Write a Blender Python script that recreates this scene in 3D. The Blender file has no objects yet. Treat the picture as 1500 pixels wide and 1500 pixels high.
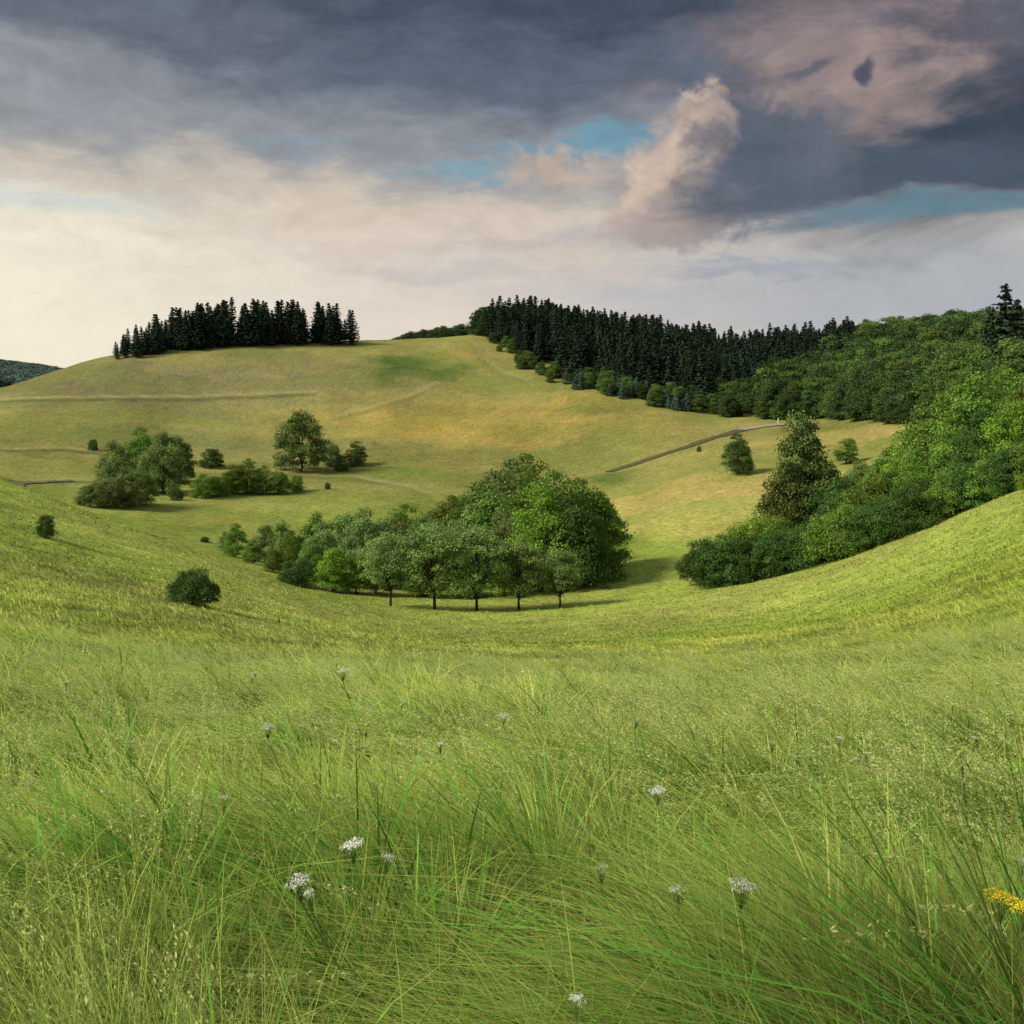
import bpy, math, numpy as np
from mathutils import Vector
rng=np.random.default_rng(11)
D=bpy.data; C=bpy.context; scene=C.scene
def lin(r,g,b):
    f=lambda c:(c/255/12.92) if c/255<=0.04045 else ((c/255+0.055)/1.055)**2.4
    return (f(r),f(g),f(b),1.0)
# ---------------------------------------------------------------- noise
P=rng.random((256,256))
def vn(x,y):
    xi=np.floor(x).astype(int); yi=np.floor(y).astype(int); fx=x-xi; fy=y-yi
    fx=fx*fx*(3-2*fx); fy=fy*fy*(3-2*fy)
    a=P[xi&255,yi&255]; b=P[(xi+1)&255,yi&255]; c=P[xi&255,(yi+1)&255]; d=P[(xi+1)&255,(yi+1)&255]
    return (a*(1-fx)+b*fx)*(1-fy)+(c*(1-fx)+d*fx)*fy
def fbm(x,y,o=4):
    s=0;a=.5;n=0
    for i in range(o):
        s=s+a*vn(x*2**i+17*i,y*2**i+31*i); n+=a; a*=.5
    return s/n
# ---------------------------------------------------------------- terrain survey
# viewpoint is the origin (eye height). bearing b = 750+1500*x/y ; dip p = 560-1500*z/y
NEAR=[(3,1655),(4,1441),(6,1247),(9,1112)]
COL={
-400:NEAR+[(12,1000),(18,910),(25,850),(45,760),(70,690),(90,640),(120,600),(170,600),(250,620),(350,600),(430,585),(520,590),(800,600),(1400,570),(2500,528),(6000,560)],
-150:NEAR+[(12,1015),(18,940),(25,890),(45,815),(70,745),(90,690),(115,652),(140,655),(180,685),(220,690),(280,670),(350,635),(430,600),(460,592),(520,598),(800,605),(1400,575),(2500,528),(6000,560)],
0:NEAR+[(12,1030),(18,968),(25,928),(45,860),(70,790),(90,735),(108,704),(120,705),(140,720),(170,740),(220,730),(280,697),(350,645),(430,587),(462,566),(500,570),(560,585),(800,600),(1400,575),(2500,531),(6000,560)],
150:NEAR+[(12,1040),(18,984),(25,950),(45,893),(70,832),(90,785),(105,753),(115,753),(130,765),(170,785),(220,762),(280,718),(350,660),(430,590),(480,538),(512,511),(540,512),(620,540),(800,570),(1400,570),(2500,560),(6000,560)],
300:NEAR+[(12,1047),(18,995),(25,968),(45,920),(70,870),(90,832),(103,808),(115,808),(130,818),(170,812),(220,780),(280,732),(350,675),(430,602),(500,527),(535,497),(565,497),(620,515),(800,560),(1400,570),(2500,560),(6000,560)],
450:NEAR+[(12,1050),(18,1002),(25,978),(45,943),(70,912),(90,886),(105,870),(120,868),(130,872),(170,850),(220,792),(280,736),(350,680),(430,609),(500,540),(555,497),(580,495),(640,510),(800,540),(1400,560),(2500,560),(6000,560)],
600:NEAR+[(12,1053),(18,1005),(25,984),(40,962),(60,947),(80,933),(95,923),(110,909),(130,892),(170,858),(220,800),(280,738),(350,680),(430,611),(520,532),(580,494),(610,492),(680,505),(800,512),(1000,498),(1400,520),(2500,560),(6000,560)],
750:NEAR+[(12,1053),(18,1006),(25,986),(45,967),(70,948),(95,928),(130,895),(170,855),(220,798),(280,745),(350,690),(430,622),(520,545),(600,495),(680,478),(740,478),(850,500),(1400,540),(2500,560),(6000,560)],
900:NEAR+[(12,1053),(18,1006),(25,986),(45,967),(70,946),(95,924),(130,884),(170,834),(220,775),(280,730),(350,682),(400,630),(450,578),(520,545),(620,515),(750,498),(900,510),(1400,540),(2500,560),(6000,560)],
1050:NEAR+[(12,1053),(18,1005),(25,984),(45,962),(70,937),(95,910),(125,874),(140,856),(170,815),(220,742),(250,704),(280,682),(350,648),(430,612),(520,585),(620,556),(750,528),(900,535),(1400,550),(2500,560),(6000,560)],
1200:NEAR+[(12,1048),(18,998),(25,976),(45,948),(70,915),(95,883),(132,838),(170,790),(220,730),(280,682),(350,640),(400,618),(520,575),(620,545),(750,518),(900,525),(1400,550),(2500,560),(6000,560)],
1350:NEAR+[(12,1040),(18,984),(25,955),(45,915),(70,868),(95,825),(122,783),(150,752),(200,702),(250,660),(300,630),(350,606),(420,572),(520,532),(620,512),(800,506),(1400,550),(2500,560),(6000,560)],
1500:NEAR+[(12,1030),(18,965),(25,928),(45,868),(70,802),(95,748),(110,722),(130,702),(170,670),(220,635),(270,598),(300,582),(350,558),(420,532),(520,512),(800,506),(1400,550),(2500,560),(6000,560)],
1650:NEAR+[(12,1015),(18,940),(25,895),(45,820),(70,745),(95,695),(110,672),(130,650),(170,620),(220,590),(300,560),(350,545),(420,525),(520,510),(800,506),(1400,550),(2500,560),(6000,560)],
1900:NEAR+[(12,1000),(18,910),(25,855),(45,765),(70,690),(95,645),(130,610),(170,590),(300,540),(520,505),(800,506),(1400,550),(2500,560),(6000,560)],
}
NL=600; L0=math.log(3); L1=math.log(6500); Lg=np.linspace(L0,L1,NL)
bx=np.arange(-500,2001,12.5)
cols=sorted(COL); tab=np.array([np.interp(Lg,np.log([a for a,_ in COL[c]]),[b for _,b in COL[c]]) for c in cols])
G=np.array([np.interp(bx,cols,tab[:,i]) for i in range(NL)])
def gs(A,s,ax):
    k=np.arange(-int(3*s),int(3*s)+1); w=np.exp(-k*k/(2*s*s)); w/=w.sum()
    A=np.moveaxis(A,ax,0); Pd=np.concatenate([np.repeat(A[:1],len(k)//2,0),A,np.repeat(A[-1:],len(k)//2,0)])
    R=sum(w[i]*Pd[i:i+len(A)] for i in range(len(k))); return np.moveaxis(R,0,ax)
G=gs(gs(G,3.2,0),4.5,1)
G=(560-G)/1500.0
def H(x,y):
    x=np.asarray(x,float); y=np.asarray(y,float)
    ye=np.maximum(y,3.0); u=np.clip((750+1500*x/ye+500)/12.5,0,len(bx)-1.001); v=np.clip((np.log(ye)-L0)/(L1-L0)*(NL-1),0,NL-1.001)
    ui=u.astype(int); vi=v.astype(int); fu=u-ui; fv=v-vi
    e=(G[vi,ui]*(1-fu)+G[vi,ui+1]*fu)*(1-fv)+(G[vi+1,ui]*(1-fu)+G[vi+1,ui+1]*fu)*fv
    z=e*ye + np.where(y<3,(3-y)*0.13,0)
    amp=np.clip((y-5)/120,0,1)
    z=z+(fbm(x/28+5,y/28+9,3)-.5)*2.2*amp+(fbm(x/6,y/6,2)-.5)*.26*np.clip(y/20,0.2,1)
    return z
def B(b): return (b-750)/1500.0
def sight(b,p):
    ys=np.exp(np.linspace(math.log(6),math.log(1500),3000)); z=H(B(b)*ys,ys)
    ok=np.where(z>=(560-p)/1500*ys)[0]
    y=ys[ok[0]] if len(ok) else 500.
    return B(b)*y,y
# ---------------------------------------------------------------- albedo map for the meadow, with haze tinted in far off
def seg(x,y,pts):
    d=np.full(np.shape(x),1e9)
    for (x0,y0),(x1,y1) in zip(pts[:-1],pts[1:]):
        dx,dy=x1-x0,y1-y0; t=np.clip(((x-x0)*dx+(y-y0)*dy)/(dx*dx+dy*dy+1e-9),0,1)
        d=np.minimum(d,np.hypot(x-x0-t*dx,y-y0-t*dy))
    return d
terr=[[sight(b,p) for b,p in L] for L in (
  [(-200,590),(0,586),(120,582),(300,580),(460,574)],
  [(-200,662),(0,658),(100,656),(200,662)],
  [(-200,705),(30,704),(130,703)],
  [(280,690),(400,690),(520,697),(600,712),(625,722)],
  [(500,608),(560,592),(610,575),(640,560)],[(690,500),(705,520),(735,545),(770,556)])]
patches=[]
def g_(b,p,rx,ry,c,s):
    x,y=sight(b,p); patches.append((x,y,rx,ry,np.array(c),s))
VAL=np.array([.250,.318,.064])
g_(200,560,110,60,(.205,.182,.10),.9); g_(420,540,70,40,(.195,.178,.09),.8)
g_(670,625,66,38,(.45,.325,.085),1); g_(800,605,55,45,(.38,.305,.085),.9); g_(600,590,40,16,(.31,.25,.09),.6)
g_(590,537,36,30,(.075,.125,.035),1); g_(690,515,20,30,(.33,.25,.085),.6); g_(940,620,45,30,(.32,.28,.085),.8)
g_(1040,720,35,30,(.45,.365,.12),.9); g_(1250,640,50,30,(.43,.36,.12),.85); g_(1000,770,18,16,(.41,.365,.11),.6)
g_(600,690,30,14,(.19,.24,.05),.7); g_(300,650,70,25,(.16,.175,.07),.8)
g_(1350,880,22,20,(.27,.345,.05),.7); g_(700,925,50,16,(.35,.37,.10),.7);g_(350,980,10,9,(.16,.25,.05),.5)
g_(560,955,12,12,(.16,.24,.05),.5); g_(900,700,10,25,(.11,.17,.04),.85); g_(870,600,20,14,(.13,.175,.045),.7)
g_(430,500,70,14,(.24,.22,.085),.5); g_(330,760,30,12,(.31,.31,.08),.6)
g_(150,850,26,12,(.19,.25,.06),.6); g_(1150,930,24,9,(.33,.36,.09),.6); g_(820,965,14,7,(.19,.27,.055),.5); g_(480,905,12,14,(.33,.33,.10),.5)
def tint(x,y):
    x=np.asarray(x,float); y=np.asarray(y,float); n=x.shape
    c=np.empty(n+(3,)); c[:]=VAL
    def mixc(f,col):
        nonlocal c
        c=c*(1-f[...,None])+np.array(col)*f[...,None]
    far=np.clip((y-210)/120,0,1); mixc(far*.8,(.245,.225,.080))
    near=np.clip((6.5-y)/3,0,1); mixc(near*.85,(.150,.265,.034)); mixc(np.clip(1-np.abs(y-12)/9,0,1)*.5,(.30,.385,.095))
    w1=(fbm(x/12+3,y/12,3)-.5)*1.2; w2=(fbm(x/12+33,y/12+8,3)-.5)*1.2
    for px,py,rx,ry,col,s in patches:
        d=np.hypot((x-px)/rx+w1,(y-py)/ry+w2); f=np.clip(1.25-d,0,1); f=f*f*(3-2*f)*s; mixc(f,col)
    n1=fbm(x/(9+y*.05),y/(9+y*.05),4); n2=fbm(x/2.2+40,y/2.6,3); n3=fbm(x/40+8,y/18+2,3)
    c=c*(1+(n1-.5)*.8+(n2-.5)*.5)[...,None]
    mixc(np.clip((n3-.5)*3,0,.35),(.33,.32,.11)); mixc(np.clip((.47-n3)*3,0,.3),(.17,.24,.05))
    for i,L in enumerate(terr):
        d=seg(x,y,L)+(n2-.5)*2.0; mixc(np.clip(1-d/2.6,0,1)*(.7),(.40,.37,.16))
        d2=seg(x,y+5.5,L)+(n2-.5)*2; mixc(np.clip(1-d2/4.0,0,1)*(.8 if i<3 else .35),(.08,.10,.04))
    mixc(np.clip((y-900)/500,0,1),(.04,.065,.055))  # far hill: bluish aerial haze painted into the ground colour
    return c
# ---------------------------------------------------------------- materials
def newmat(name):
    m=D.materials.new(name); m.use_nodes=True; nt=m.node_tree; nt.nodes.clear(); return m,nt
def N(nt,t,**k):
    n=nt.nodes.new(t)
    for a,b in k.items(): setattr(n,a,b)
    return n
def ground_mat():
    m,nt=newmat('meadow_ground'); L=nt.links.new
    o=N(nt,'ShaderNodeOutputMaterial'); d=N(nt,'ShaderNodeBsdfDiffuse'); L(d.outputs[0],o.inputs[0])
    a=N(nt,'ShaderNodeAttribute',attribute_name='tint'); g=N(nt,'ShaderNodeNewGeometry')
    n1=N(nt,'ShaderNodeTexNoise'); n1.inputs['Scale'].default_value=.9; n1.inputs['Detail'].default_value=6; n1.inputs['Roughness'].default_value=.75; L(g.outputs['Position'],n1.inputs['Vector'])
    mr=N(nt,'ShaderNodeMapRange'); mr.inputs[1].default_value=.3; mr.inputs[2].default_value=.7; mr.inputs[3].default_value=.5; mr.inputs[4].default_value=1.45; L(n1.outputs[0],mr.inputs[0])
    vm=N(nt,'ShaderNodeVectorMath',operation='SCALE'); L(a.outputs['Color'],vm.inputs[0]); L(mr.outputs[0],vm.inputs['Scale']); L(vm.outputs[0],d.inputs[0])
    bp=N(nt,'ShaderNodeBump'); bp.inputs['Strength'].default_value=.8; bp.inputs['Distance'].default_value=.5; L(n1.outputs[0],bp.inputs['Height']); L(bp.outputs[0],d.inputs['Normal'])
    return m
def leaf_mat(name,c,trans=.3,var=.5):
    m,nt=newmat(name); L=nt.links.new
    o=N(nt,'ShaderNodeOutputMaterial'); mx=N(nt,'ShaderNodeMixShader'); d=N(nt,'ShaderNodeBsdfDiffuse'); t=N(nt,'ShaderNodeBsdfTranslucent')
    a=N(nt,'ShaderNodeAttribute',attribute_name='v'); oi=N(nt,'ShaderNodeObjectInfo')
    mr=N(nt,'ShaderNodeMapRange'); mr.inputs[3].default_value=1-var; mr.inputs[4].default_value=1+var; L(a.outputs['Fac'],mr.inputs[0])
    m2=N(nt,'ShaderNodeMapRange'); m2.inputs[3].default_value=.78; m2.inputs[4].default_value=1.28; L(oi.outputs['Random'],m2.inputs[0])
    mu=N(nt,'ShaderNodeMath',operation='MULTIPLY'); L(mr.outputs[0],mu.inputs[0]); L(m2.outputs[0],mu.inputs[1])
    hs=N(nt,'ShaderNodeHueSaturation'); hs.inputs['Color'].default_value=(*c,1); L(mu.outputs[0],hs.inputs['Value'])
    m3=N(nt,'ShaderNodeMapRange'); m3.inputs[3].default_value=.485; m3.inputs[4].default_value=.515; L(oi.outputs['Random'],m3.inputs[0]); L(m3.outputs[0],hs.inputs['Hue'])
    L(hs.outputs[0],d.inputs[0]); L(hs.outputs[0],t.inputs[0]); mx.inputs[0].default_value=trans
    L(d.outputs[0],mx.inputs[1]); L(t.outputs[0],mx.inputs[2]); L(mx.outputs[0],o.inputs[0]); return m
def bark_mat(name,c):
    m,nt=newmat(name); L=nt.links.new
    o=N(nt,'ShaderNodeOutputMaterial'); d=N(nt,'ShaderNodeBsdfDiffuse'); n=N(nt,'ShaderNodeTexNoise'); n.inputs['Scale'].default_value=40
    tc=N(nt,'ShaderNodeTexCoord'); L(tc.outputs['Object'],n.inputs['Vector'])
    r=N(nt,'ShaderNodeMix',data_type='RGBA'); r.inputs[6].default_value=(c[0]*.5,c[1]*.5,c[2]*.5,1); r.inputs[7].default_value=(*c,1); L(n.outputs[0],r.inputs[0]); L(r.outputs[2],d.inputs[0]); L(d.outputs[0],o.inputs[0]); return m
def grass_mat(name,lo,hi,trans=.35,fixed=None,fm=.6,inst=True):
    m,nt=newmat(name); L=nt.links.new
    o=N(nt,'ShaderNodeOutputMaterial'); mx=N(nt,'ShaderNodeMixShader'); d=N(nt,'ShaderNodeBsdfDiffuse'); t=N(nt,'ShaderNodeBsdfTranslucent')
    ti=N(nt,'ShaderNodeAttribute',attribute_name='tint',attribute_type='INSTANCER' if inst else 'GEOMETRY'); colr=ti.outputs['Color']
    if inst:
        a=N(nt,'ShaderNodeAttribute',attribute_name='v'); mr=N(nt,'ShaderNodeMapRange'); mr.inputs[3].default_value=lo; mr.inputs[4].default_value=hi; L(a.outputs['Fac'],mr.inputs[0])
        vm=N(nt,'ShaderNodeVectorMath',operation='SCALE'); L(mr.outputs[0],vm.inputs['Scale'])
        if fixed:
            mm=N(nt,'ShaderNodeMix',data_type='RGBA'); mm.inputs[0].default_value=fm; L(ti.outputs['Color'],mm.inputs[6]); mm.inputs[7].default_value=(*fixed,1); L(mm.outputs[2],vm.inputs[0])
        else: L(ti.outputs['Color'],vm.inputs[0])
        colr=vm.outputs[0]
    L(colr,d.inputs[0]); L(colr,t.inputs[0]); mx.inputs[0].default_value=trans
    L(d.outputs[0],mx.inputs[1]); L(t.outputs[0],mx.inputs[2]); L(mx.outputs[0],o.inputs[0]); return m
M_ground=ground_mat()
BARK=bark_mat('bark',(.10,.075,.05)); BARKD=bark_mat('bark_dark',(.06,.045,.033))
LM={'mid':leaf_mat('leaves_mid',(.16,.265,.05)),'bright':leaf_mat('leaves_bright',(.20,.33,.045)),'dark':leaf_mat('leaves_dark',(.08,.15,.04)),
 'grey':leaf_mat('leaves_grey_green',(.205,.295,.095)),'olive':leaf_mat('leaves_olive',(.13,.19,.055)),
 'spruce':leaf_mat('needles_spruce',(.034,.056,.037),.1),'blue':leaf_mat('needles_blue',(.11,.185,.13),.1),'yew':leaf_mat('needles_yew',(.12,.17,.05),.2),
 'forest':leaf_mat('leaves_forest',(.068,.118,.042)),'forest2':leaf_mat('leaves_forest_light',(.12,.20,.05))}  # spruce and forest greens lightened and blued: distance haze put into colour
# ---------------------------------------------------------------- mesh helpers
def mesh_np(name,V,F,mats,mi=None,v=None,smooth=False):
    me=D.meshes.new(name); V=np.asarray(V,np.float32); F=np.asarray(F,np.int32)
    me.vertices.add(len(V)); me.vertices.foreach_set('co',V.ravel()); k=F.shape[1]
    me.loops.add(F.size); me.loops.foreach_set('vertex_index',F.ravel())
    me.polygons.add(len(F)); me.polygons.foreach_set('loop_start',np.arange(0,F.size,k,dtype=np.int32)); 
    for m in mats: me.materials.append(m)
    if mi is not None: me.polygons.foreach_set('material_index',np.asarray(mi,np.int32))
    me.update(calc_edges=True)
    if smooth: me.polygons.foreach_set('use_smooth',np.ones(len(F),bool))
    if v is not None:
        a=me.attributes.new('v','FLOAT','POINT'); a.data.foreach_set('value',np.asarray(v,np.float32))
    return me
def unit(a): return a/(np.linalg.norm(a,axis=-1,keepdims=True)+1e-9)
def quads(c,n,size,asp=1.0,along=None):
    k=len(c)
    if along is None: along=rng.normal(size=(k,3))
    t=unit(np.cross(n,along)); b=unit(np.cross(n,t)); s=size[:,None]*.5
    V=np.stack([c-t*s*asp-b*s*.5,c+t*s*asp*.2-b*s,c+t*s*asp+b*s*.5,c-t*s*asp*.2+b*s],1).reshape(-1,3)
    F=np.arange(4*k).reshape(-1,4); return V,F
def tube(p0,p1,r0,r1,k=6,bend=0):
    p0=np.array(p0,float);p1=np.array(p1,float); d=unit(p1-p0); a=unit(np.cross(d,[.3,.9,.1])); b=np.cross(d,a)
    an=np.linspace(0,2*math.pi,k,endpoint=False); ring=np.cos(an)[:,None]*a+np.sin(an)[:,None]*b
    mid=(p0+p1)/2+rng.normal(size=3)*bend
    V=np.concatenate([p0+ring*r0,mid+ring*(r0+r1)/2,p1+ring*r1]); F=[]
    for j in range(2):
        for i in range(k): F.append((j*k+i,j*k+(i+1)%k,(j+1)*k+(i+1)%k,(j+1)*k+i))
    return V,np.array(F)
class MB:
    def __init__(s): s.V=[];s.F=[];s.M=[];s.v=[];s.n=0
    def add(s,V,F,m,v=.5):
        s.V.append(V);s.F.append(F+s.n);s.M.append(np.full(len(F),m)); s.v.append(np.full(len(V),v) if np.isscalar(v) else v); s.n+=len(V)
    def mesh(s,name,mats): return mesh_np(name,np.concatenate(s.V),np.concatenate(s.F),mats,np.concatenate(s.M),np.concatenate(s.v))
def broadleaf(name,mats,w=.45,zb=.08,nl=13000,ncl=46,leaf=.024,trunk=.018,shape=1.0,fan=False,clr=.13,skirt=False):
    mb=MB(); zc=(zb+1)/2; hz=(1-zb)/2
    if skirt: zc=zb+(1-zb)*.32; 
    lean=rng.normal(size=2)*.02; top=np.array([lean[0],lean[1],zb+.35*(1-zb)])
    V,F=tube((0,0,-.04),(top[0]*.5,top[1]*.5,zb+.04),trunk*1.25,trunk*.9,8,.004); mb.add(V,F,1)
    V,F=tube((top[0]*.5,top[1]*.5,zb+.04),(top[0],top[1],.75),trunk*.9,trunk*.3,7,.012); mb.add(V,F,1)
    cs=[]
    while len(cs)<ncl:
        q=rng.uniform(-1,1,3); 
        if skirt:
            q[2]=rng.uniform(-.42,1); qe=np.array([q[0],q[1],q[2] if q[2]>0 else q[2]*.9]); r=np.linalg.norm(qe)
        else: r=np.linalg.norm(q)
        if r>1 or r<.4: continue
        if fan and q[2]<-.2 and r<.75 and rng.random()<.6: continue
        ww=w*(1-.35*shape*max(q[2],0)**1.5)*(1 if not fan else (0.72+.28*(q[2]+1)/2+.1))
        ww*=.88; 
        if skirt: z=zc+q[2]*((1-zc)*.92 if q[2]>0 else (zc-zb)*2.0)
        else: z=zc+q[2]*hz*.88
        cs.append(np.array([q[0]*ww,q[1]*ww,z]))
    cs=np.array(cs); cr=rng.uniform(.6,1.3,ncl)*clr
    for i in range(0,ncl,2):
        base=np.array([top[0]*.6,top[1]*.6,zb+rng.uniform(.0,.28)]); 
        if base[2]>cs[i][2]-.02: base[2]=max(zb*.9,cs[i][2]-.12)
        V,F=tube(base,cs[i],trunk*.38,trunk*.08,4,.02); mb.add(V,F,1)
    k=nl//ncl
    for c,r in zip(cs,cr):
        n=unit(rng.normal(size=(k,3))); n[:,2]=np.where(n[:,2]<-.3,-n[:,2]*.6,n[:,2]); 
        rr=r*rng.uniform(.45,1.08,k)**.6; p=c+n*rr[:,None]*np.array([1.15,1.15,.8])
        p+= (rng.normal(size=(k,3))*r*.17)
        nn=unit(n*1.0+rng.normal(size=(k,3))*.75+np.array([0,0,.45])); V,F=quads(p,nn,leaf*rng.uniform(.6,1.3,k))
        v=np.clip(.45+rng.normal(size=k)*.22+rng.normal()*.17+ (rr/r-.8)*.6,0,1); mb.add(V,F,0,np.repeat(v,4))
    return mb.mesh(name,mats)
def conifer(name,mats,w=.17,zb=.06,lev=26,br=11,leaf=.02,droop=.35,nn=16,rag=.25,power=.85):
    mb=MB(); V,F=tube((0,0,-.04),(0,0,.5),.014,.008,7); mb.add(V,F,1); V,F=tube((0,0,.5),(0,0,.99),.008,.001,6); mb.add(V,F,1)
    for i in range(lev):
        t=(i+rng.uniform(-.3,.3))/lev; t=min(max(t,0),1); z=zb+(1-zb)*t; R=w*(1-t)**power*min(1,.55+t*5)+.008
        nb=max(5,int(br*(1-.45*t)))
        for j in range(nb):
            a=2*math.pi*(j+rng.uniform(-.35,.35))/nb+i*1.3; r=R*rng.uniform(1-rag*1.6,1+rag*.6); d=np.array([math.cos(a),math.sin(a),0])
            k=max(4,int(nn*(r/w)+4)); s=np.sqrt(rng.uniform(.02,1,k)); 
            side=np.array([-d[1],d[0],0]); p=np.array([0,0,z])+d*(s*r)[:,None]+side*(rng.normal(size=k)*r*.16*(1.15-s))[:,None]
            p[:,2]+= -droop*r*s+ .22*r*s**3 + rng.normal(size=k)*.006
            n=unit(np.array([0,0,1])*.9+d*.5+rng.normal(size=(k,3))*.45); V,F=quads(p,n,leaf*rng.uniform(.7,1.5,k),1.5,along=np.tile(side,(k,1))+rng.normal(size=(k,3))*.4)
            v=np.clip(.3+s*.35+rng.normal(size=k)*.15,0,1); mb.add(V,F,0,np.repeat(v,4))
    return mb.mesh(name,mats)
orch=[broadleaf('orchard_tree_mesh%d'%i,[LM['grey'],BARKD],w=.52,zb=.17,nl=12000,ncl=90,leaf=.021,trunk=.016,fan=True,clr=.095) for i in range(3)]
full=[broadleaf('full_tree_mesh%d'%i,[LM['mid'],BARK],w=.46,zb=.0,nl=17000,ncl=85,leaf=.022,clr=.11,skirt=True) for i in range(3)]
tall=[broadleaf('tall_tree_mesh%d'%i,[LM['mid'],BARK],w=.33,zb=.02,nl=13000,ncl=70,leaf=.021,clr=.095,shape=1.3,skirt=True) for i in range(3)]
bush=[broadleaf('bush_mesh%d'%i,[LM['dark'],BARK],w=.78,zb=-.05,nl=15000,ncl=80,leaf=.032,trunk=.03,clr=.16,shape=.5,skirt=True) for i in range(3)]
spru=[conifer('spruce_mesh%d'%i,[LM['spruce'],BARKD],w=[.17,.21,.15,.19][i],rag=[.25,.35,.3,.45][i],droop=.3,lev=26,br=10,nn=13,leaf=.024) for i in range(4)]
col=D.collections.new('setting'); scene.collection.children.link(col)
def link(o): col.objects.link(o); return o
def plant(name,me,b,y,top=None,h=None,mat=None,ws=1.0,z0=0):
    x=B(b)*y; z=float(H(x,y))+z0; hh=h if h else (560-top)/1500*y-z
    o=D.objects.new(name,me); o.location=(x,y,z); o.rotation_euler=(0,0,rng.uniform(0,6.28)); s=hh; o.scale=(s*ws*rng.uniform(.95,1.05),s*ws*rng.uniform(.95,1.05),s)
    link(o)
    if mat: o.material_slots[0].link='OBJECT'; o.material_slots[0].material=LM[mat]
    return o
r3=lambda L:L[rng.integers(len(L))]
# ---------------------------------------------------------------- instancer
def protos(name,meshes):
    c=D.collections.new(name)
    for i,m in enumerate(meshes):
        o=D.objects.new('%s_%02d'%(name,i),m); c.objects.link(o)
    return c
def scatter(name,x,y,scl,idx,coll,tilt=0,tints=None,z0=0):
    n=len(x); z=H(x,y)+z0; me=D.meshes.new(name); me.vertices.add(n); me.vertices.foreach_set('co',np.stack([x,y,z],1).astype(np.float32).ravel())
    rot=np.stack([rng.normal(size=n)*tilt,rng.normal(size=n)*tilt,rng.uniform(-.5,.5,n)*(1.6 if tints is not None else 6.28)],1)
    a=me.attributes.new('rot','FLOAT_VECTOR','POINT'); a.data.foreach_set('vector',rot.astype(np.float32).ravel())
    sc=np.asarray(scl,np.float32); sc=np.stack([sc,sc,sc],1) if sc.ndim==1 else sc
    a=me.attributes.new('scl','FLOAT_VECTOR','POINT'); a.data.foreach_set('vector',sc.astype(np.float32).ravel())
    a=me.attributes.new('idx','INT','POINT'); a.data.foreach_set('value',np.asarray(idx,np.int32))
    if tints is not None:
        a=me.attributes.new('tint','FLOAT_COLOR','POINT'); a.data.foreach_set('color',np.concatenate([tints,np.ones((n,1))],1).astype(np.float32).ravel())
    o=link(D.objects.new(name,me)); g=D.node_groups.new(name+'_scatter','GeometryNodeTree')
    g.interface.new_socket('Geometry',in_out='INPUT',socket_type='NodeSocketGeometry'); g.interface.new_socket('Geometry',in_out='OUTPUT',socket_type='NodeSocketGeometry')
    i=g.nodes.new('NodeGroupInput'); ou=g.nodes.new('NodeGroupOutput'); ip=g.nodes.new('GeometryNodeInstanceOnPoints'); ci=g.nodes.new('GeometryNodeCollectionInfo')
    ci.inputs['Collection'].default_value=coll; ci.inputs['Separate Children'].default_value=True; ci.inputs['Reset Children'].default_value=True
    def na(nm,t):
        q=g.nodes.new('GeometryNodeInputNamedAttribute'); q.data_type=t; q.inputs['Name'].default_value=nm; return q.outputs['Attribute']
    e=g.nodes.new('FunctionNodeEulerToRotation'); g.links.new(na('rot','FLOAT_VECTOR'),e.inputs[0])
    L=g.links.new; L(i.outputs[0],ip.inputs['Points']); L(ci.outputs[0],ip.inputs['Instance']); ip.inputs['Pick Instance'].default_value=True
    L(na('idx','INT'),ip.inputs['Instance Index']); L(e.outputs[0],ip.inputs['Rotation']); L(na('scl','FLOAT_VECTOR'),ip.inputs['Scale']); L(ip.outputs[0],ou.inputs[0])
    md=o.modifiers.new('scatter','NODES'); md.node_group=g; return o
# ---------------------------------------------------------------- terrain mesh
ly=np.exp(np.linspace(math.log(2.5),math.log(6400),1050)); ys=np.concatenate([np.linspace(-60,2.3,60),ly]); s=np.linspace(-1.25,1.25,620)
YY,SS=np.meshgrid(ys,s,indexing='ij'); XX=SS*(np.maximum(YY,0)+22)
ZZ=H(XX,YY); nr,nc=XX.shape
idx=np.arange(nr*nc).reshape(nr,nc); F=np.stack([idx[:-1,:-1],idx[:-1,1:],idx[1:,1:],idx[1:,:-1]],-1).reshape(-1,4)
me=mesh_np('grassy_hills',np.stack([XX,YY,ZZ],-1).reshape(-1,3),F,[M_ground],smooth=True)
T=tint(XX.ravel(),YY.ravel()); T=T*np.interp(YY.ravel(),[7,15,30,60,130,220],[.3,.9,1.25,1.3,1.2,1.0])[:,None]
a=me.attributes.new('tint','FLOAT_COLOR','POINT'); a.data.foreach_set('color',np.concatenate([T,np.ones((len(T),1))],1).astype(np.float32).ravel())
link(D.objects.new('grassy_hills',me))
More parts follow.
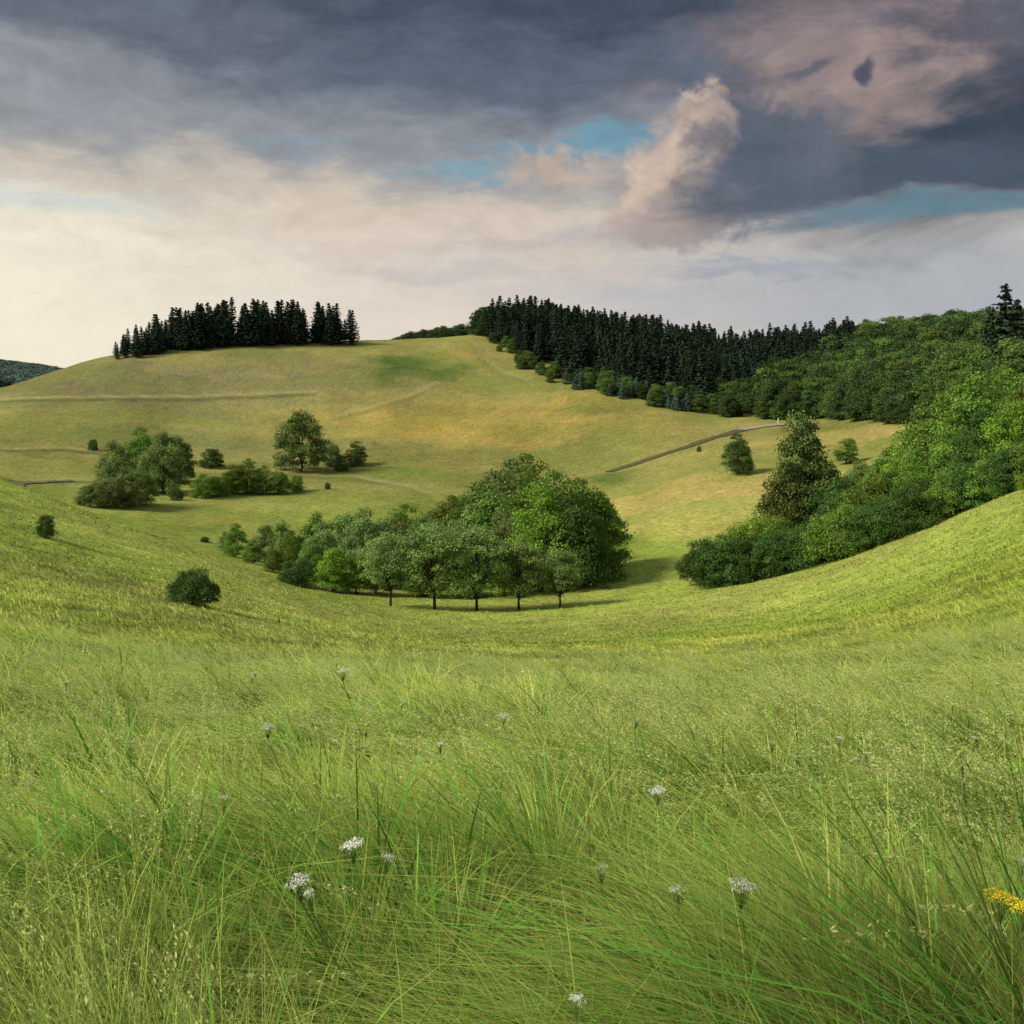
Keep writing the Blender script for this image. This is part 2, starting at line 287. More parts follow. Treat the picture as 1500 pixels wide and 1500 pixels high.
def ribbon(name,pts,w,mat,lift=.22):
    pts=[np.array(sight(*p)) for p in pts]; Q=[]
    for a_,b_ in zip(pts[:-1],pts[1:]):
        k=max(2,int(np.linalg.norm(b_-a_)/2)); Q+= [a_+(b_-a_)*t for t in np.linspace(0,1,k,endpoint=False)]
    Q=np.array(Q+[pts[-1]]); Q=gs(Q,4,0); d=unit(np.gradient(Q,axis=0)); nn=np.stack([-d[:,1],d[:,0]],1); V=[]
    for k in np.linspace(-.5,.5,5):
        q=Q+nn*(k*(w+(vn(Q[:,0]/3,Q[:,1]/3)[:,None]-.5)*w*.5)); V.append(np.stack([q[:,0],q[:,1],H(q[:,0],q[:,1])+lift],1))
    V=np.stack(V,1); n=len(Q); ii=np.arange(n*5).reshape(n,5); F=np.stack([ii[:-1,:-1],ii[:-1,1:],ii[1:,1:],ii[1:,:-1]],-1).reshape(-1,4)
    return link(D.objects.new(name,mesh_np(name,V.reshape(-1,3),F,[mat],smooth=True)))
def dirt(name,c):
    m=bark_mat(name,c); m.node_tree.nodes['Noise Texture'].inputs['Scale'].default_value=.8; return m
ribbon('dirt_track',[(878,695),(930,680),(985,662),(1035,645),(1075,633),(1100,628)],4.8,dirt('track_earth',(.14,.13,.07)))
ribbon('gravel_path',[(1078,632),(1100,627),(1125,623),(1150,621),(1180,621)],5,dirt('path_gravel',(.42,.38,.30)),.3)
ribbon('gravel_path',[(-60,706),(30,705),(120,703)],2.4,dirt('path_gravel_dark',(.20,.20,.13)))
x,y=sight(1140,621); mb=MB(); 
V,F=tube((0,0,-.2),(0,0,1.9),.28,.24,10); mb.add(V,F,0); V,F=tube((0,0,1.9),(0,0,2.2),.34,.05,10); mb.add(V,F,0)
o=link(D.objects.new('marker_post',mb.mesh('marker_post',[bark_mat('white_paint',(.8,.8,.76))]))); o.location=(x,y,float(H(x,y)))
# ---------------------------------------------------------------- trees
for b,y,top,ws in [(572,130,780,.95),(637,129,760,.92),(698,130,770,.92),(760,131,792,.95),(820,132,805,1.0)]: plant('orchard_tree',r3(orch),b,y,top,ws=ws)
G_=[(435,147,815,bush,'dark'),(488,146,790,tall,'bright'),(522,147,805,tall,'bright'),(345,178,766,full,'mid'),(388,176,758,tall,'grey'),(412,172,762,tall,'grey'),(330,186,778,full,'grey'),
(465,172,744,tall,'mid'),(500,176,738,tall,'grey'),(530,168,745,full,'grey'),(560,172,742,tall,'grey'),(595,175,735,full,'mid'),(625,166,750,full,'grey'),(655,178,722,full,'mid'),(690,172,728,tall,'grey'),
(700,185,705,full,'mid'),(740,186,668,full,'grey'),(765,196,660,full,'mid'),(722,170,715,full,'mid'),(780,176,692,full,'mid'),(818,158,685,full,'mid'),(856,160,696,full,'mid'),(795,153,712,full,'bright'),(840,152,722,full,'dark'),(878,168,718,full,'mid'),
(300,200,785,bush,'dark'),(275,215,783,bush,'dark'),(470,160,765,full,'grey'),(590,160,765,full,'grey'),(660,162,760,full,'grey'),(740,160,745,full,'grey'),(430,165,775,full,'mid'),(370,168,790,full,'mid'),
(400,158,800,full,'mid'),(455,155,790,full,'mid'),(550,150,790,full,'grey'),(620,150,785,full,'mid'),(680,150,785,full,'grey'),(740,148,790,full,'mid')]
for b,y,top,k,m in G_: plant('deciduous_tree' if k is not bush else 'shrub',r3(k),b,y,top,mat=m,ws=.86 if k is full else 1)
def dist(b,p): return sight(b,p)[1]
plant('bush',bush[0],282,dist(282,888),828,mat='dark',ws=.85); plant('bush',bush[1],68,dist(68,788),752,mat='dark',ws=.55)
for b,p,top,k,m,ws in [(440,690,598,full,'olive',.88),(484,684,645,full,'grey',.95),(522,682,645,full,'olive',1.05),(240,724,628,full,'grey',.72),(222,722,650,full,'grey',.7),(205,705,625,full,'mid',.8),(170,735,642,full,'grey',.75),(262,708,640,full,'dark',.8),
 (310,685,655,bush,'dark',.8),(180,742,690,bush,'grey',.9),(150,742,700,bush,'grey',.9),(135,742,708,bush,'grey',.9),(205,740,690,bush,'mid',.8),(300,728,692,bush,'mid',.9),(340,724,680,full,'mid',.9),(362,724,670,full,'mid',.9),(385,724,680,full,'mid',.9),(322,726,695,bush,'mid',.8),(408,724,688,bush,'mid',.7),(435,720,694,bush,'mid',.6),(258,733,714,bush,'dark',.8),(136,660,642,bush,'dark',.6),(480,717,705,bush,'dark',.5),(500,690,665,bush,'olive',.6)]:
    plant('shrub' if k is bush else 'deciduous_tree',r3(k),b,dist(b,p),top,mat=m,ws=ws)
plant('deciduous_tree',full[1],1080,dist(1080,696),634,mat='dark',ws=.8)
plant('shrub',bush[2],1024,dist(1024,662),652,mat='dark',ws=.5)
plant('deciduous_tree',tall[1],1176,168,601,mat='yew',ws=.80); plant('deciduous_tree',tall[2],1150,163,665,mat='yew',ws=.95); plant('deciduous_tree',full[2],1192,172,655,mat='yew',ws=.8)
plant('deciduous_tree',tall[0],1240,dist(1240,680),635,mat='mid',ws=1.2)
for i,(b,y,top,m) in enumerate([(1030,142,788,'dark'),(1058,141,780,'dark'),(1090,140,778,'dark'),(1122,139,774,'dark'),(1155,138,770,'dark'),(1188,136,762,'dark'),(1215,134,745,'mid'),(1245,132,735,'mid'),(1278,130,728,'dark'),(1305,127,722,'dark'),(1335,125,705,'dark'),(1365,123,695,'dark'),(1395,121,685,'mid'),(1425,119,672,'dark'),(1455,117,660,'mid'),(1485,115,650,'dark'),(1520,112,640,'mid'),(1560,110,620,'mid'),
 (1100,152,755,'bright'),(1130,156,750,'mid'),(1215,160,700,'dark'),(1250,155,690,'dark'),(1280,150,690,'mid')]):
    plant('shrub',bush[i%3],b,y,top,mat=m,ws=.78)
for b,y,top,m in [(1260,200,672,'grey'),(1300,165,655,'mid'),(1335,160,625,'bright'),(1370,155,585,'mid'),(1405,150,560,'mid'),(1345,145,655,'mid'),(1395,142,625,'mid'),(1440,146,545,'mid'),(1475,150,535,'mid'),(1440,135,600,'dark'),(1480,132,585,'bright'),(1510,136,545,'mid'),(1545,130,560,'bright'),(1590,125,540,'mid'),(1310,150,690,'dark'),(1500,122,640,'dark'),(1502,108,690,'bright')]:
    plant('deciduous_tree',r3(full),b,y,top,mat=m,ws=.82)
plant('pine_tree',spru[1],1473,300,412,ws=1.3); plant('pine_tree',spru[3],1452,310,450,ws=1.1); plant('pine_tree',spru[0],1490,305,436,ws=1.2)
# pine grove on the ridge
PC=protos('conifer_proto',spru)
b=np.concatenate([rng.uniform(250,500,115),rng.uniform(168,250,26),[505,512,516,492,498,428,436]]); yy=np.interp(b,[150,300,450,520],[505,540,562,572])+rng.uniform(-14,22,len(b))
topw=np.interp(b,[165,200,250,350,450,500,520],[8,15,20,24,22,20,18])*rng.uniform(.62,1.1,len(b))
scatter('pine_grove',B(b)*yy,yy,np.stack([topw*1.4,topw*1.4,topw],1),rng.integers(0,4,len(b)),PC)
bd_b=[670,690,720,760,830,950,1050,1140,1200,1310,1400,1500,1700]; bd_y=[690,645,580,530,482,447,432,412,402,335,300,262,230]
def region(n,off0,off1,b0,b1,ymax=800):
    b=rng.uniform(b0,b1,n*4); y=rng.uniform(250,ymax,n*4)**1.0; e=np.interp(b,bd_b,bd_y); k=(y>e+off0)&(y<e+off1); return b[k][:n],y[k][:n]
b,y=region(1700,24,400,695,1250,800); keep=~((b>1130)&(y<np.interp(b,bd_b,bd_y)+110)); b,y=b[keep],y[keep]
h=rng.uniform(12,25,len(b))*np.interp(b,[680,720,800],[.55,.85,1])*(.75+.5*fbm(b/40,y/30,2)); w=h*rng.uniform(1.15,1.6,len(b))
scatter('conifer_forest',B(b)*y,y,np.stack([w,w,h],1),rng.integers(0,4,len(b)),PC)
FC=protos('forest_broadleaf_proto',[broadleaf('forest_tree_mesh%d'%i,[LM[['forest','forest2','forest'][i]],BARKD],w=.45,zb=.0,nl=8000,ncl=60,leaf=.030,clr=.12,skirt=True) for i in range(3)])
b,y=region(900,2,130,1120,1650,600); h=rng.uniform(9,21,len(b))*np.clip((y-np.interp(b,bd_b,bd_y))/40+.6,.6,1)
b2,y2=region(170,0,30,960,1130,600); h2=rng.uniform(5,10,len(b2)); b3,y3=region(160,-2,30,690,960,700); h3=rng.uniform(4,10,len(b3))
b4=rng.uniform(1040,1120,12); y4=np.interp(b4,bd_b,bd_y)+30; h4=rng.uniform(12,16,12)
b6,y6=region(480,100,420,1215,1650,800); h6=rng.uniform(12,26,len(b6))
b5=rng.uniform(700,830,60); y5=rng.uniform(640,700,60); h5=rng.uniform(13,19,60)
b=np.concatenate([b,b2,b3,b4,b6,b5]);y=np.concatenate([y,y2,y3,y4,y6,y5]);h=np.concatenate([h,h2,h3,h4,h6,h5])
ix=np.where(rng.random(len(b))<.4,1,np.where(rng.random(len(b))<.5,0,2)); ix[-60:]=0
scatter('deciduous_woodland',B(b)*y,y,np.stack([h,h,h],1),ix,FC)
BC=protos('young_spruce_proto',[conifer('young_spruce_mesh',[LM['blue'],BARKD],w=.24,lev=20,nn=14,leaf=.03)])
b,y=region(230,-2,24,805,1010,700); h=rng.uniform(5,9,len(b)); scatter('young_spruce_plantation',B(b)*y,y,np.stack([h*1.5,h*1.5,h],1),np.zeros(len(b)),BC)
b=np.concatenate([rng.uniform(556,700,140),rng.uniform(540,700,60)]); y=rng.uniform(940,1040,len(b)); h=rng.uniform(8,15,len(b))*np.interp(b,[550,600,680],[.6,1,1.4])
scatter('distant_treeline',B(b)*y,y,np.stack([h*1.6,h*1.6,h],1),np.zeros(len(b)),FC)
b=rng.uniform(-200,90,1500); y=rng.uniform(1500,2600,len(b)); h=rng.uniform(10,20,len(b))
FB=protos('far_wood_proto',[broadleaf('far_wood_mesh',[leaf_mat('leaves_far',(.13,.19,.16),.1,.3),BARKD],w=.6,zb=.0,nl=1500,ncl=30,leaf=.07,clr=.16)])  # aerial haze mixed into the bluish far leaf colour
scatter('distant_woodland',B(b)*y,y,np.stack([h*1.9,h*1.9,h],1),np.zeros(len(b)),FB)
# ---------------------------------------------------------------- grass : one mesh of individual blades, thinning with distance
def sample(n,y0,y1,um,pw):
    q=2-pw; r=rng.random(n)
    y=(y0**q+r*(y1**q-y0**q))**(1/q) if abs(q)>1e-6 else y0*(y1/y0)**r
    return rng.uniform(-um,um,n)*(y+1.6),y
def blade_mesh(n,y0,y1,pw,w0,wp,h0,h1,segs,leafy=False,fade=None):
    x,y=sample(n,y0,y1,.60,pw)
    if fade is not None: k=rng.random(n)<np.interp(y,*fade); x=x[k];y=y[k];n=len(x)
    if leafy:
        k=fbm(x/.7+15,y/.7+91,2)>.50; x=x[k];y=y[k];n=len(x)
    # tuft cells only where individual tufts can be told apart; smooth variation further out
    cell=np.where(y<7,.36,np.where(y<14,.55,.9)); gx=np.floor(x/cell); gy=np.floor(y/cell); tf=np.interp(y,[0,12,24],[1,.8,0])
    jx=vn(gx*1.7+.5,gy*2.3+.5); jy=vn(gx*2.9+9.5,gy*1.3+4.5); cx=(gx+.1+.8*jx)*cell; cy=(gy+.1+.8*jy)*cell
    pull=rng.uniform(0,.85,n)*tf; x=x+(cx-x)*pull; y=np.maximum(y+(cy-y)*pull,1.1)
    z=H(x,y); hs=.45+1.1*fbm(x/1.3+3,y/1.3,3)
    hf=fbm(x/.35+60,y/.35+12,2)
    h=rng.uniform(h0,h1,n)*hs*(.55+.9*hf)*np.interp(y,[1,3.5,8,20,60,190],[1.25,1.15,.95,.7,.6,.5])
    nw=np.interp(y,[2,6,14],[.75,.9,.9])
    wa=(fbm(x/1.6+80,y/1.6+3,3)-.5)*3.0; wl=(.5+1.0*fbm(x/1.1+20,y/1.1+71,2))*nw
    spd=np.interp(y,[2,6,20],[.55,.5,.4])
    tux=(vn(gx*3.1+7.5,gy*1.9+2.5)-.5)*.9*tf; tuy=(vn(gx*2.1+31.5,gy*3.3+12.5)-.5)*.9*tf
    dx=-np.cos(wa)*wl+rng.normal(size=n)*spd+tux; dy=np.sin(wa)*wl*.8+rng.normal(size=n)*spd+tuy
    dn=np.minimum(2.3,np.hypot(dx,dy)); f=rng.uniform(0,6.283,n); sd_=np.stack([np.cos(f),np.sin(f),0*f],1); w=w0*(y/4)**wp*rng.uniform(.4,1.4,n); V=[]; pwv=rng.uniform(1.6,3.2,n)
    for i in range(segs+1):
        t=i/segs; p=np.stack([x+h*dx*(.2*t+.75*t**pwv),y+h*dy*(.2*t+.75*t**pwv),z-.02+h*(t-.36*t**3*dn)],1); ww=(w*(1-t**1.9)*.5+w*.04)[:,None]; V+=[p-sd_*ww,p+sd_*ww]
    V=np.stack(V,1); k=2*(segs+1); base=np.arange(n)[:,None]*k
    Fs=np.stack([np.concatenate([base+2*i,base+2*i+1,base+2*i+3,base+2*i+2],1) for i in range(segs)],1).reshape(-1,4)
    T=tint(x,y); tuft=vn(gx*1.3+3.5,gy*1.9+8.5)*tf+(1-tf)*(.5+1.1*(fbm(x/1.9+5,y/2.6+51,3)-.5)); br=np.clip((1+rng.normal(size=n)*.32)*(.5+1.0*tuft),.22,2.1); yel=np.clip(rng.normal(size=n)*.55-.12,0,1)[:,None]*.6
    T=T*br[:,None]; T=T*(1-yel)+yel*np.array([.38,.39,.13])
    if leafy: T=np.array([.085,.215,.032])*br[:,None]*1.2
    lo=np.interp(y,[3,10,20,60],[.09,.38,1.0,1.35]); hi=np.interp(y,[2,4,8,12,60,180],[1.75,2.05,2.35,2.35,2.0,1.55])  # gap shade darkens near roots in colour; far blades brightened against self-shadow
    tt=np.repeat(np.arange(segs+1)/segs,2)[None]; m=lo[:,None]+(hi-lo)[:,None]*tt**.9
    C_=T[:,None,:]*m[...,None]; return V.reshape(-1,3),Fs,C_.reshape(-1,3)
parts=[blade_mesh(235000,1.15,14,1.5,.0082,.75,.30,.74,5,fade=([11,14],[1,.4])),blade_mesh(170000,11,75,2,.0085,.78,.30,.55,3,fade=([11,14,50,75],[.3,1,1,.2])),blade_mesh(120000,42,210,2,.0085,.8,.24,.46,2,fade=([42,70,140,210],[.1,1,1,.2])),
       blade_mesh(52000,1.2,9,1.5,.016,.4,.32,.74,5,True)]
off=0; VV=[];FF=[];CC=[]
for V,F,c in parts: VV.append(V);FF.append(F+off);CC.append(c);off+=len(V)
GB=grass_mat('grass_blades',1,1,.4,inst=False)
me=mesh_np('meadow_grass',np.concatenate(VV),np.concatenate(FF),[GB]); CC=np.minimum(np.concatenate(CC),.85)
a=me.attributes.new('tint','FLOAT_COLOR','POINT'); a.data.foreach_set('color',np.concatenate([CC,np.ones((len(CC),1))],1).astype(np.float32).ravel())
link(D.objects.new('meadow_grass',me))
GS=grass_mat('grass_stems',.8,1.6,.2,(.20,.27,.07)); GH=grass_mat('grass_seed_heads',1.0,1.8,.4,(.47,.52,.22),.65)
WH=leaf_mat('white_petals',(.82,.82,.77),.2,.12); YE=leaf_mat('yellow_petals',(.75,.55,.03),.2,.2); GSTEM=leaf_mat('flower_stems',(.12,.20,.04),.2,.3)
def stalks(mb,n,rad,h0,h1,w,lean,ms,mh,head=.22,ns=40,size=.012,fat=.018,sp=.22):
    r=rad*np.sqrt(rng.random(n)); a=rng.uniform(0,6.283,n)
    for i in range(n):
        h=rng.uniform(h0,h1); root=np.array([r[i]*math.cos(a[i]),r[i]*math.sin(a[i]),-.03]); dd=np.array([-lean+rng.normal()*sp,rng.normal()*sp*1.2,0]); side=unit(np.array([rng.normal(),rng.normal()*.3,0]))
        pos=lambda t: root+h*(np.outer(t-.22*t*t,[0,0,1.])+np.outer(.12*t+.6*t**3,dd))
        t=np.linspace(0,1,8); p=pos(t); ww=(w*(1-.6*t))[:,None]; V=np.stack([p-side*ww,p+side*ww],1).reshape(-1,3); k=np.arange(7)*2; F=np.stack([k,k+1,k+3,k+2],1); mb.add(V,F,ms,np.repeat(.3+.5*t,2))
        t=rng.uniform(1-head,1.0,ns); p=pos(t); q=(t-1+head)/head; f=fat*np.sin(np.clip(q,0.05,1)*2.9+.1)*1.2; p=p+rng.normal(size=(ns,3))*np.abs(f)[:,None]
        dirn=unit(pos(np.array([1.]))-pos(np.array([1-head])))
        n_=unit(rng.normal(size=(ns,3))); V,F=quads(p,n_,size*rng.uniform(.5,1.2,ns),2.8,along=np.cross(n_,dirn+rng.normal(size=(ns,3))*.25)); mb.add(V,F,mh,np.repeat(rng.uniform(.25,1,ns),4))
gm=[GS,GS,GH]
def gtint(x,y,j=.12):
    t=tint(x,y); n=len(x); return t*(1+rng.normal(size=(n,1))*j)
sp_=[]
for i in range(6):
    mb=MB(); stalks(mb,6,.25,.55,.98,.0016,.75+.15*(i%2),1,2,head=.18+.07*(i%3),ns=130,size=.0062,fat=.006+.007*(i%3),sp=.28); sp_.append(mb.mesh('seed_stalks_%d'%i,gm))
SC=protos('seed_stalk_proto',sp_)
x,y=sample(5000,2.2,26,.60,1.1); k=(fbm(x/1.8+4,y/1.8+7,3)>np.interp(y,[2,4,6,14,26],[.55,.49,.40,.40,.5])); x,y=x[k],y[k]
scatter('grass_seed_heads',x,y,rng.uniform(.6,1.08,len(x))*np.interp(y,[2,5,12,26],[.95,1.02,.88,.7]),rng.integers(0,6,len(x)),SC,.15,gtint(x,y))
mb_=[]
for i in range(2):
    mb=MB(); stalks(mb,3,.12,1.1,1.35,.0026,.95,1,2,head=.16,ns=70,size=.007,fat=.009); mb_.append(mb.mesh('tall_stem_%d'%i,gm))
TS=protos('tall_stem_proto',mb_); x,y=sample(160,2.8,11,.6,.8); scatter('tall_grass_stems',x,y,rng.uniform(.75,1.05,len(x)),rng.integers(0,2,len(x)),TS,.15,gtint(x,y)*.5)
def umbel(name,hh,R,petal):
    mb=MB(); top=np.array([-.16*hh/.7,0,hh]); V,F=tube((0,0,-.03),top*np.array([.4,1,.55]),.0022,.0018,5,.004); mb.add(V,F,1); V,F=tube(top*np.array([.4,1,.55]),top-np.array([0,0,.05]),.0018,.0015,5,.004); mb.add(V,F,1)
    for i in range(20):
        a=i*2.4; r=R*math.sqrt((i+.5)/20)*rng.uniform(.75,1.25); c=top+np.array([r*math.cos(a),r*math.sin(a),.012-r*r*3+rng.normal()*.003]); V,F=tube(top-np.array([0,0,.05]),c,.0008,.0006,3); mb.add(V,F,1)
        k=24; p=c+rng.normal(size=(k,3))*np.array([R*.14,R*.14,.003]); V,F=quads(p,unit(rng.normal(size=(k,3))*.5+np.array([0,0,1.])),np.full(k,R*.10)); mb.add(V,F,0,np.repeat(rng.uniform(.2,1,k),4))
    k=14; t=rng.random(k); p=np.stack([-.1*t+rng.normal(size=k)*.03,rng.normal(size=k)*.03,t*hh*.7],1); V,F=quads(p,unit(rng.normal(size=(k,3))+np.array([0,0,.7])),np.full(k,.02),2.6); mb.add(V,F,1)
    return mb.mesh(name,[petal,GSTEM])
UM=protos('umbel_proto',[umbel('umbel_a',.84,.030,WH),umbel('umbel_b',.78,.018,WH),umbel('umbel_c',.92,.028,YE)])
fl=[(520,1252,1,0),(534,1260,.98,0),(512,1278,.95,1),(552,1270,.98,1),(1028,1298,1,0),(1044,1306,.97,1),(735,1048,.95,0),(567,1040,.95,1),(512,988,1.2,0),(404,1050,1.08,0),(1243,1090,.95,1),(1288,1105,.9,1),(885,1072,.95,1),(975,1168,.97,0),(868,1270,.95,1),(1385,1345,.95,1),(838,1447,.9,1),(1165,1100,.95,1),(1440,1338,1,2),(1450,1341,1,2),(1475,1300,.95,1),(90,1130,.9,1),(645,1100,.95,1),(330,1180,.95,1)]
x=[];y=[];sc=[];ix=[]
for b,p,s_,k in fl:
    ysr=np.linspace(2.3,22,2000); hh=[.84,.78,.92][k]*s_; dz=H(B(b)*ysr,ysr)+hh-(560-p)/1500*ysr; yy_=ysr[np.argmin(np.abs(dz))]
    x.append(B(b)*yy_+.2*hh);y.append(yy_);sc.append(s_);ix.append(k)
xr,yr=sample(340,6,60,.6,.7); x=np.concatenate([x,xr]); y=np.concatenate([y,yr]); sc=np.concatenate([sc,rng.uniform(.5,.85,340)]); ix=np.concatenate([ix,np.where(rng.random(340)<.25,2,rng.integers(0,2,340))])
scatter('wildflowers',x,y,sc,ix,UM,.10,np.ones((len(x),3)))
# ---------------------------------------------------------------- sun
sd=Vector((-.72,-.24,.58)).normalized()
sl=D.lights.new('sun','SUN'); sl.energy=4.7; sl.angle=math.radians(20); sl.color=(1,.90,.71); so=link(D.objects.new('sun',sl)); so.rotation_euler=sd.to_track_quat('Z','Y').to_euler()
# ---------------------------------------------------------------- sky
w=D.worlds.new('sky'); scene.world=w; w.use_nodes=True; nt=w.node_tree; nt.nodes.clear(); L=nt.links.new
try: w.cycles.sampling_method='NONE'
except Exception as e: print(e)
out=N(nt,'ShaderNodeOutputWorld'); bg=N(nt,'ShaderNodeBackground'); bg.inputs[1].default_value=.1; L(bg.outputs[0],out.inputs[0])
sky=N(nt,'ShaderNodeTexSky',sky_type='NISHITA'); sky.sun_disc=False; sky.sun_elevation=math.asin(sd.z); sky.sun_rotation=math.atan2(sd.x,sd.y)
tc=N(nt,'ShaderNodeTexCoord'); sp=N(nt,'ShaderNodeSeparateXYZ'); L(tc.outputs['Generated'],sp.inputs[0])
def Mt(op,a,b=None,c=None):
    n=N(nt,'ShaderNodeMath',operation=op)
    for i,q in enumerate((a,b,c)):
        if q is None: continue
        if isinstance(q,(int,float)): n.inputs[i].default_value=q
        else: L(q,n.inputs[i])
    return n.outputs[0]
az=Mt('ARCTAN2',sp.outputs[0],sp.outputs[1]); el=Mt('ARCSINE',sp.outputs[2])
cb=N(nt,'ShaderNodeCombineXYZ'); L(az,cb.inputs[0]); L(el,cb.inputs[1])
def noise(scale,detail,rough,stretch=(1,1,1),off=0,dist=0,rot=0):
    mp=N(nt,'ShaderNodeMapping'); mp.inputs['Scale'].default_value=stretch; mp.inputs['Rotation'].default_value=(0,0,math.radians(rot)); mp.inputs['Location'].default_value=(off,off*.7,off*.3); L(cb.outputs[0],mp.inputs[0])
    n=N(nt,'ShaderNodeTexNoise',noise_dimensions='2D'); n.inputs['Scale'].default_value=scale; n.inputs['Detail'].default_value=detail; n.inputs['Roughness'].default_value=rough; n.inputs['Distortion'].default_value=dist; L(mp.outputs[0],n.inputs['Vector']); return n
def warp(amp,n):
    s_=N(nt,'ShaderNodeVectorMath',operation='SUBTRACT'); L(n.outputs['Color'],s_.inputs[0]); s_.inputs[1].default_value=(.5,.5,.5)
    m_=N(nt,'ShaderNodeVectorMath',operation='MULTIPLY'); L(s_.outputs[0],m_.inputs[0]); m_.inputs[1].default_value=(amp[0],amp[1],0)
    a_=N(nt,'ShaderNodeVectorMath',operation='ADD'); L(cb.outputs[0],a_.inputs[0]); L(m_.outputs[0],a_.inputs[1]); return a_.outputs[0]
n16=noise(19,7,.60,(1,1.15,1),9,.12,33)
W1=warp((.38,.12),noise(6,7,.6,(1,2.6,1),3,.25,0)); W2=warp((.09,.085),n16); W3=warp((.26,.05),noise(9,7,.6,(1,3.2,1),17,.25,-6)); W4=warp((.03,.03),n16)
def ang(b,p):
    t=B(b); a=math.atan(t); return a,math.atan((560-p)/1500*math.cos(a))
ramp=N(nt,'ShaderNodeValToRGB'); sy=N(nt,'ShaderNodeSeparateXYZ'); L(W3,sy.inputs[0]); er=Mt('MULTIPLY_ADD',sy.outputs[1],2.0,.1); L(er,ramp.inputs[0])
st=[(565,(233,219,202)),(470,(216,207,198)),(370,(203,193,182)),(260,(172,169,167)),(140,(124,131,142)),(10,(90,98,112)),(-300,(160,162,166))]
cr=ramp.color_ramp
while len(cr.elements)<len(st): cr.elements.new(.5)
for e,(p,c) in zip(cr.elements,st): e.position=min(1,math.atan((560-p)/1500)*2+.1)
for e,(p,c) in zip(cr.elements,st): e.color=lin(*c)
cur=ramp.outputs[0]
def blob(b,p,rb,rp,c,op=1,soft=.5,W=None,rot=0):
    global cur
    a,e=ang(b,p); mp=N(nt,'ShaderNodeMapping',vector_type='TEXTURE'); mp.inputs['Location'].default_value=(a,e,0); mp.inputs['Rotation'].default_value=(0,0,math.radians(rot)); mp.inputs['Scale'].default_value=(rb/1500,rp/1500,1); L(W,mp.inputs[0])
    ln=N(nt,'ShaderNodeVectorMath',operation='LENGTH'); L(mp.outputs[0],ln.inputs[0])
    mr=N(nt,'ShaderNodeMapRange',interpolation_type='SMOOTHSTEP'); mr.inputs[1].default_value=1+soft; mr.inputs[2].default_value=1-soft; mr.inputs[3].default_value=0; mr.inputs[4].default_value=op; L(ln.outputs['Value'],mr.inputs[0])
    mx=N(nt,'ShaderNodeMix',data_type='RGBA'); L(mr.outputs[0],mx.inputs[0]); L(cur,mx.inputs[6])
    mx.inputs[7].default_value=lin(*c)
    cur=mx.outputs[2]
blob(-50,450,600,220,(248,239,216),.95,.9,W3)
blob(700,420,440,85,(218,204,193),.6,.9,W3)
blob(1400,430,440,85,(158,168,179),.75,.85,W3)
blob(60,130,330,90,(158,159,162),.8,.9,W1)
blob(60,210,300,45,(208,200,186),.6,.9,W1)
blob(420,200,480,60,(130,137,147),.75,.9,W1,-3)
blob(650,95,540,60,(88,98,114),.9,.7,W1,-3)
blob(150,22,260,34,(98,104,117),.75,.7,W1)
blob(900,15,480,45,(66,75,91),.92,.65,W1)
blob(480,300,420,30,(216,198,178),.6,.9,W1,-4)
blob(620,345,300,24,(216,200,186),.55,.9,W1)
blob(1270,90,190,110,(124,112,117),.85,.6,W1)
blob(1220,140,130,74,(164,144,136),.75,.7,W1,40)
blob(1470,195,240,100,(52,63,77),.97,.6,W1,12)
blob(1240,258,280,36,(76,88,102),.85,.6,W3,3)
blob(1480,60,110,60,(76,76,89),.6,.7,W1)
blob(1000,340,360,16,(180,172,172),.5,.8,W3,4)
blob(890,205,150,15,(112,152,172),.95,.6,W3,4)
blob(705,255,105,11,(130,160,174),.9,.6,W3,3)
blob(1400,302,220,15,(94,128,143),.85,.6,W3)
blob(450,216,60,9,(138,160,172),.6,.7,W3); blob(780,165,60,7,(122,137,152),.5,.7,W3)
blob(815,250,65,24,(202,178,160),.8,.7,W2)
blob(90,290,130,16,(196,212,208),.55,.8,W3)
blob(1100,395,120,9,(148,154,168),.6,.7,W3); blob(640,395,160,10,(186,183,183),.5,.8,W3)
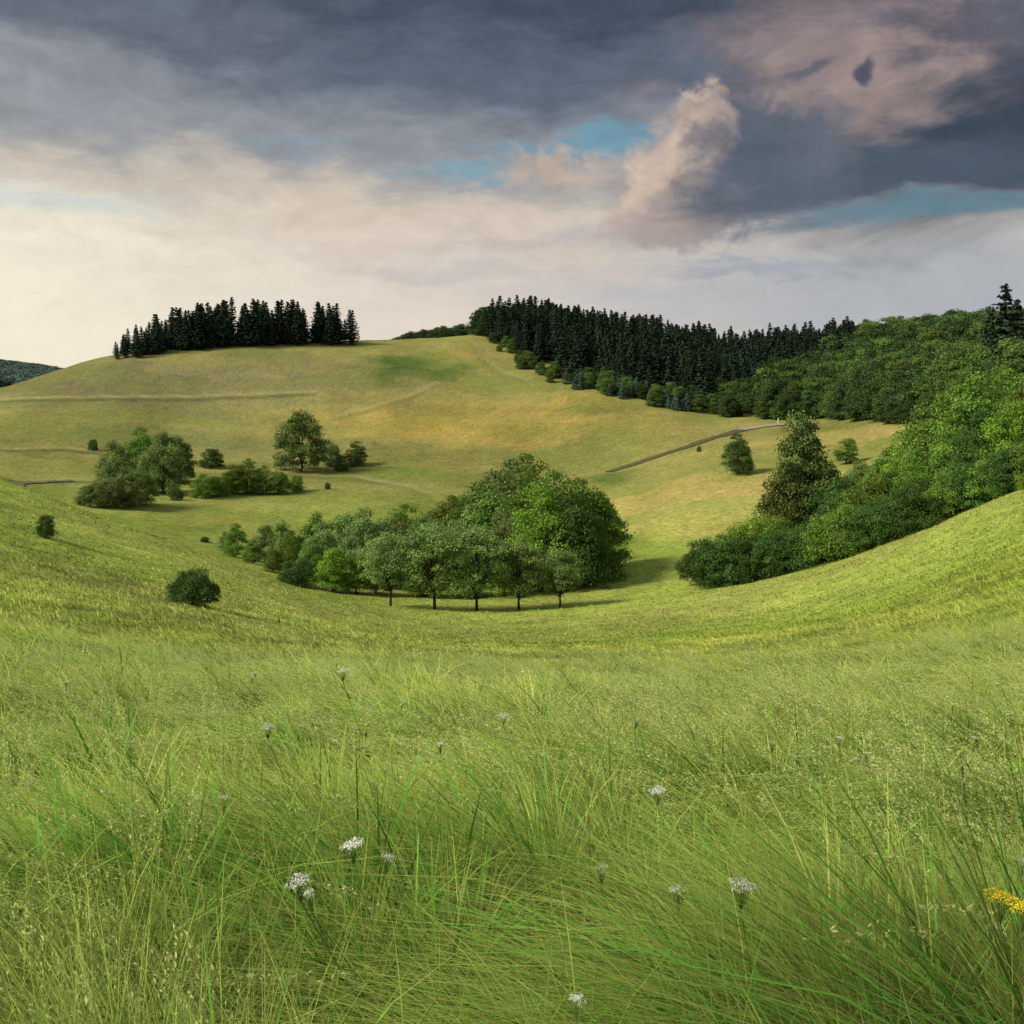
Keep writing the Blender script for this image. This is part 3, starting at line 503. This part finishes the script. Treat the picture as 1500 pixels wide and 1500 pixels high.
# cumulus : lit western shoulders over a shaded body
blob(1080,262,155,66,(108,110,120),1,.35,W2,22); blob(1090,195,74,60,(96,100,112),1,.35,W2)
blob(1035,165,36,30,(166,150,144),.95,.4,W2); blob(1000,222,62,44,(182,162,150),.95,.5,W2,40); blob(955,272,64,46,(198,177,160),.95,.5,W2,35); blob(1000,318,80,32,(180,163,155),.85,.7,W2,10)
blob(935,262,24,20,(218,198,178),.7,.8,W2); blob(985,212,24,14,(212,190,171),.7,.8,W2,40); blob(1026,150,18,11,(206,184,166),.7,.7,W2); blob(1015,258,36,14,(146,136,136),.7,.8,W2,30); blob(1045,205,26,18,(130,124,130),.7,.8,W2,40); blob(965,308,26,12,(152,142,142),.5,.8,W2,20)
blob(1115,240,95,60,(84,93,107),.9,.65,W2,20); blob(1140,290,120,30,(86,96,109),.8,.7,W3,6)
blob(1268,108,12,16,(70,74,88),.9,.5,W4,20); blob(1276,94,8,10,(76,79,92),.85,.6,W4); blob(1185,100,34,7,(90,92,104),.7,.6,W4,10)
fn=noise(16,7,.65,(1,2.2,1),31,.4,-8); mr=N(nt,'ShaderNodeMapRange'); mr.inputs[1].default_value=.25; mr.inputs[2].default_value=.75; 
lo=Mt('MULTIPLY_ADD',el,-6.0,9.9); hi=Mt('MULTIPLY_ADD',el,6.0,10.1); L(Mt('MAXIMUM',lo,7.5),mr.inputs[3]); L(Mt('MINIMUM',hi,12.5),mr.inputs[4]); L(fn.outputs[0],mr.inputs[0])
sc_=N(nt,'ShaderNodeVectorMath',operation='SCALE'); L(cur,sc_.inputs[0]); L(mr.outputs[0],sc_.inputs['Scale'])
mxs=N(nt,'ShaderNodeMix',data_type='RGBA'); mxs.inputs[0].default_value=.04; L(sc_.outputs[0],mxs.inputs[6]); L(sky.outputs[0],mxs.inputs[7]); L(mxs.outputs[2],bg.inputs[0])
# ---------------------------------------------------------------- camera
cam=D.cameras.new('camera'); cam.lens=36; cam.sensor_width=36; cam.shift_y=-190/1500; cam.clip_end=20000; cam.clip_start=.05
co=link(D.objects.new('camera',cam)); co.location=(0,0,0); co.rotation_euler=(math.pi/2,0,0); scene.camera=co
scene.view_settings.view_transform='Standard'; scene.view_settings.look='None'; scene.view_settings.exposure=0
print('DONE')
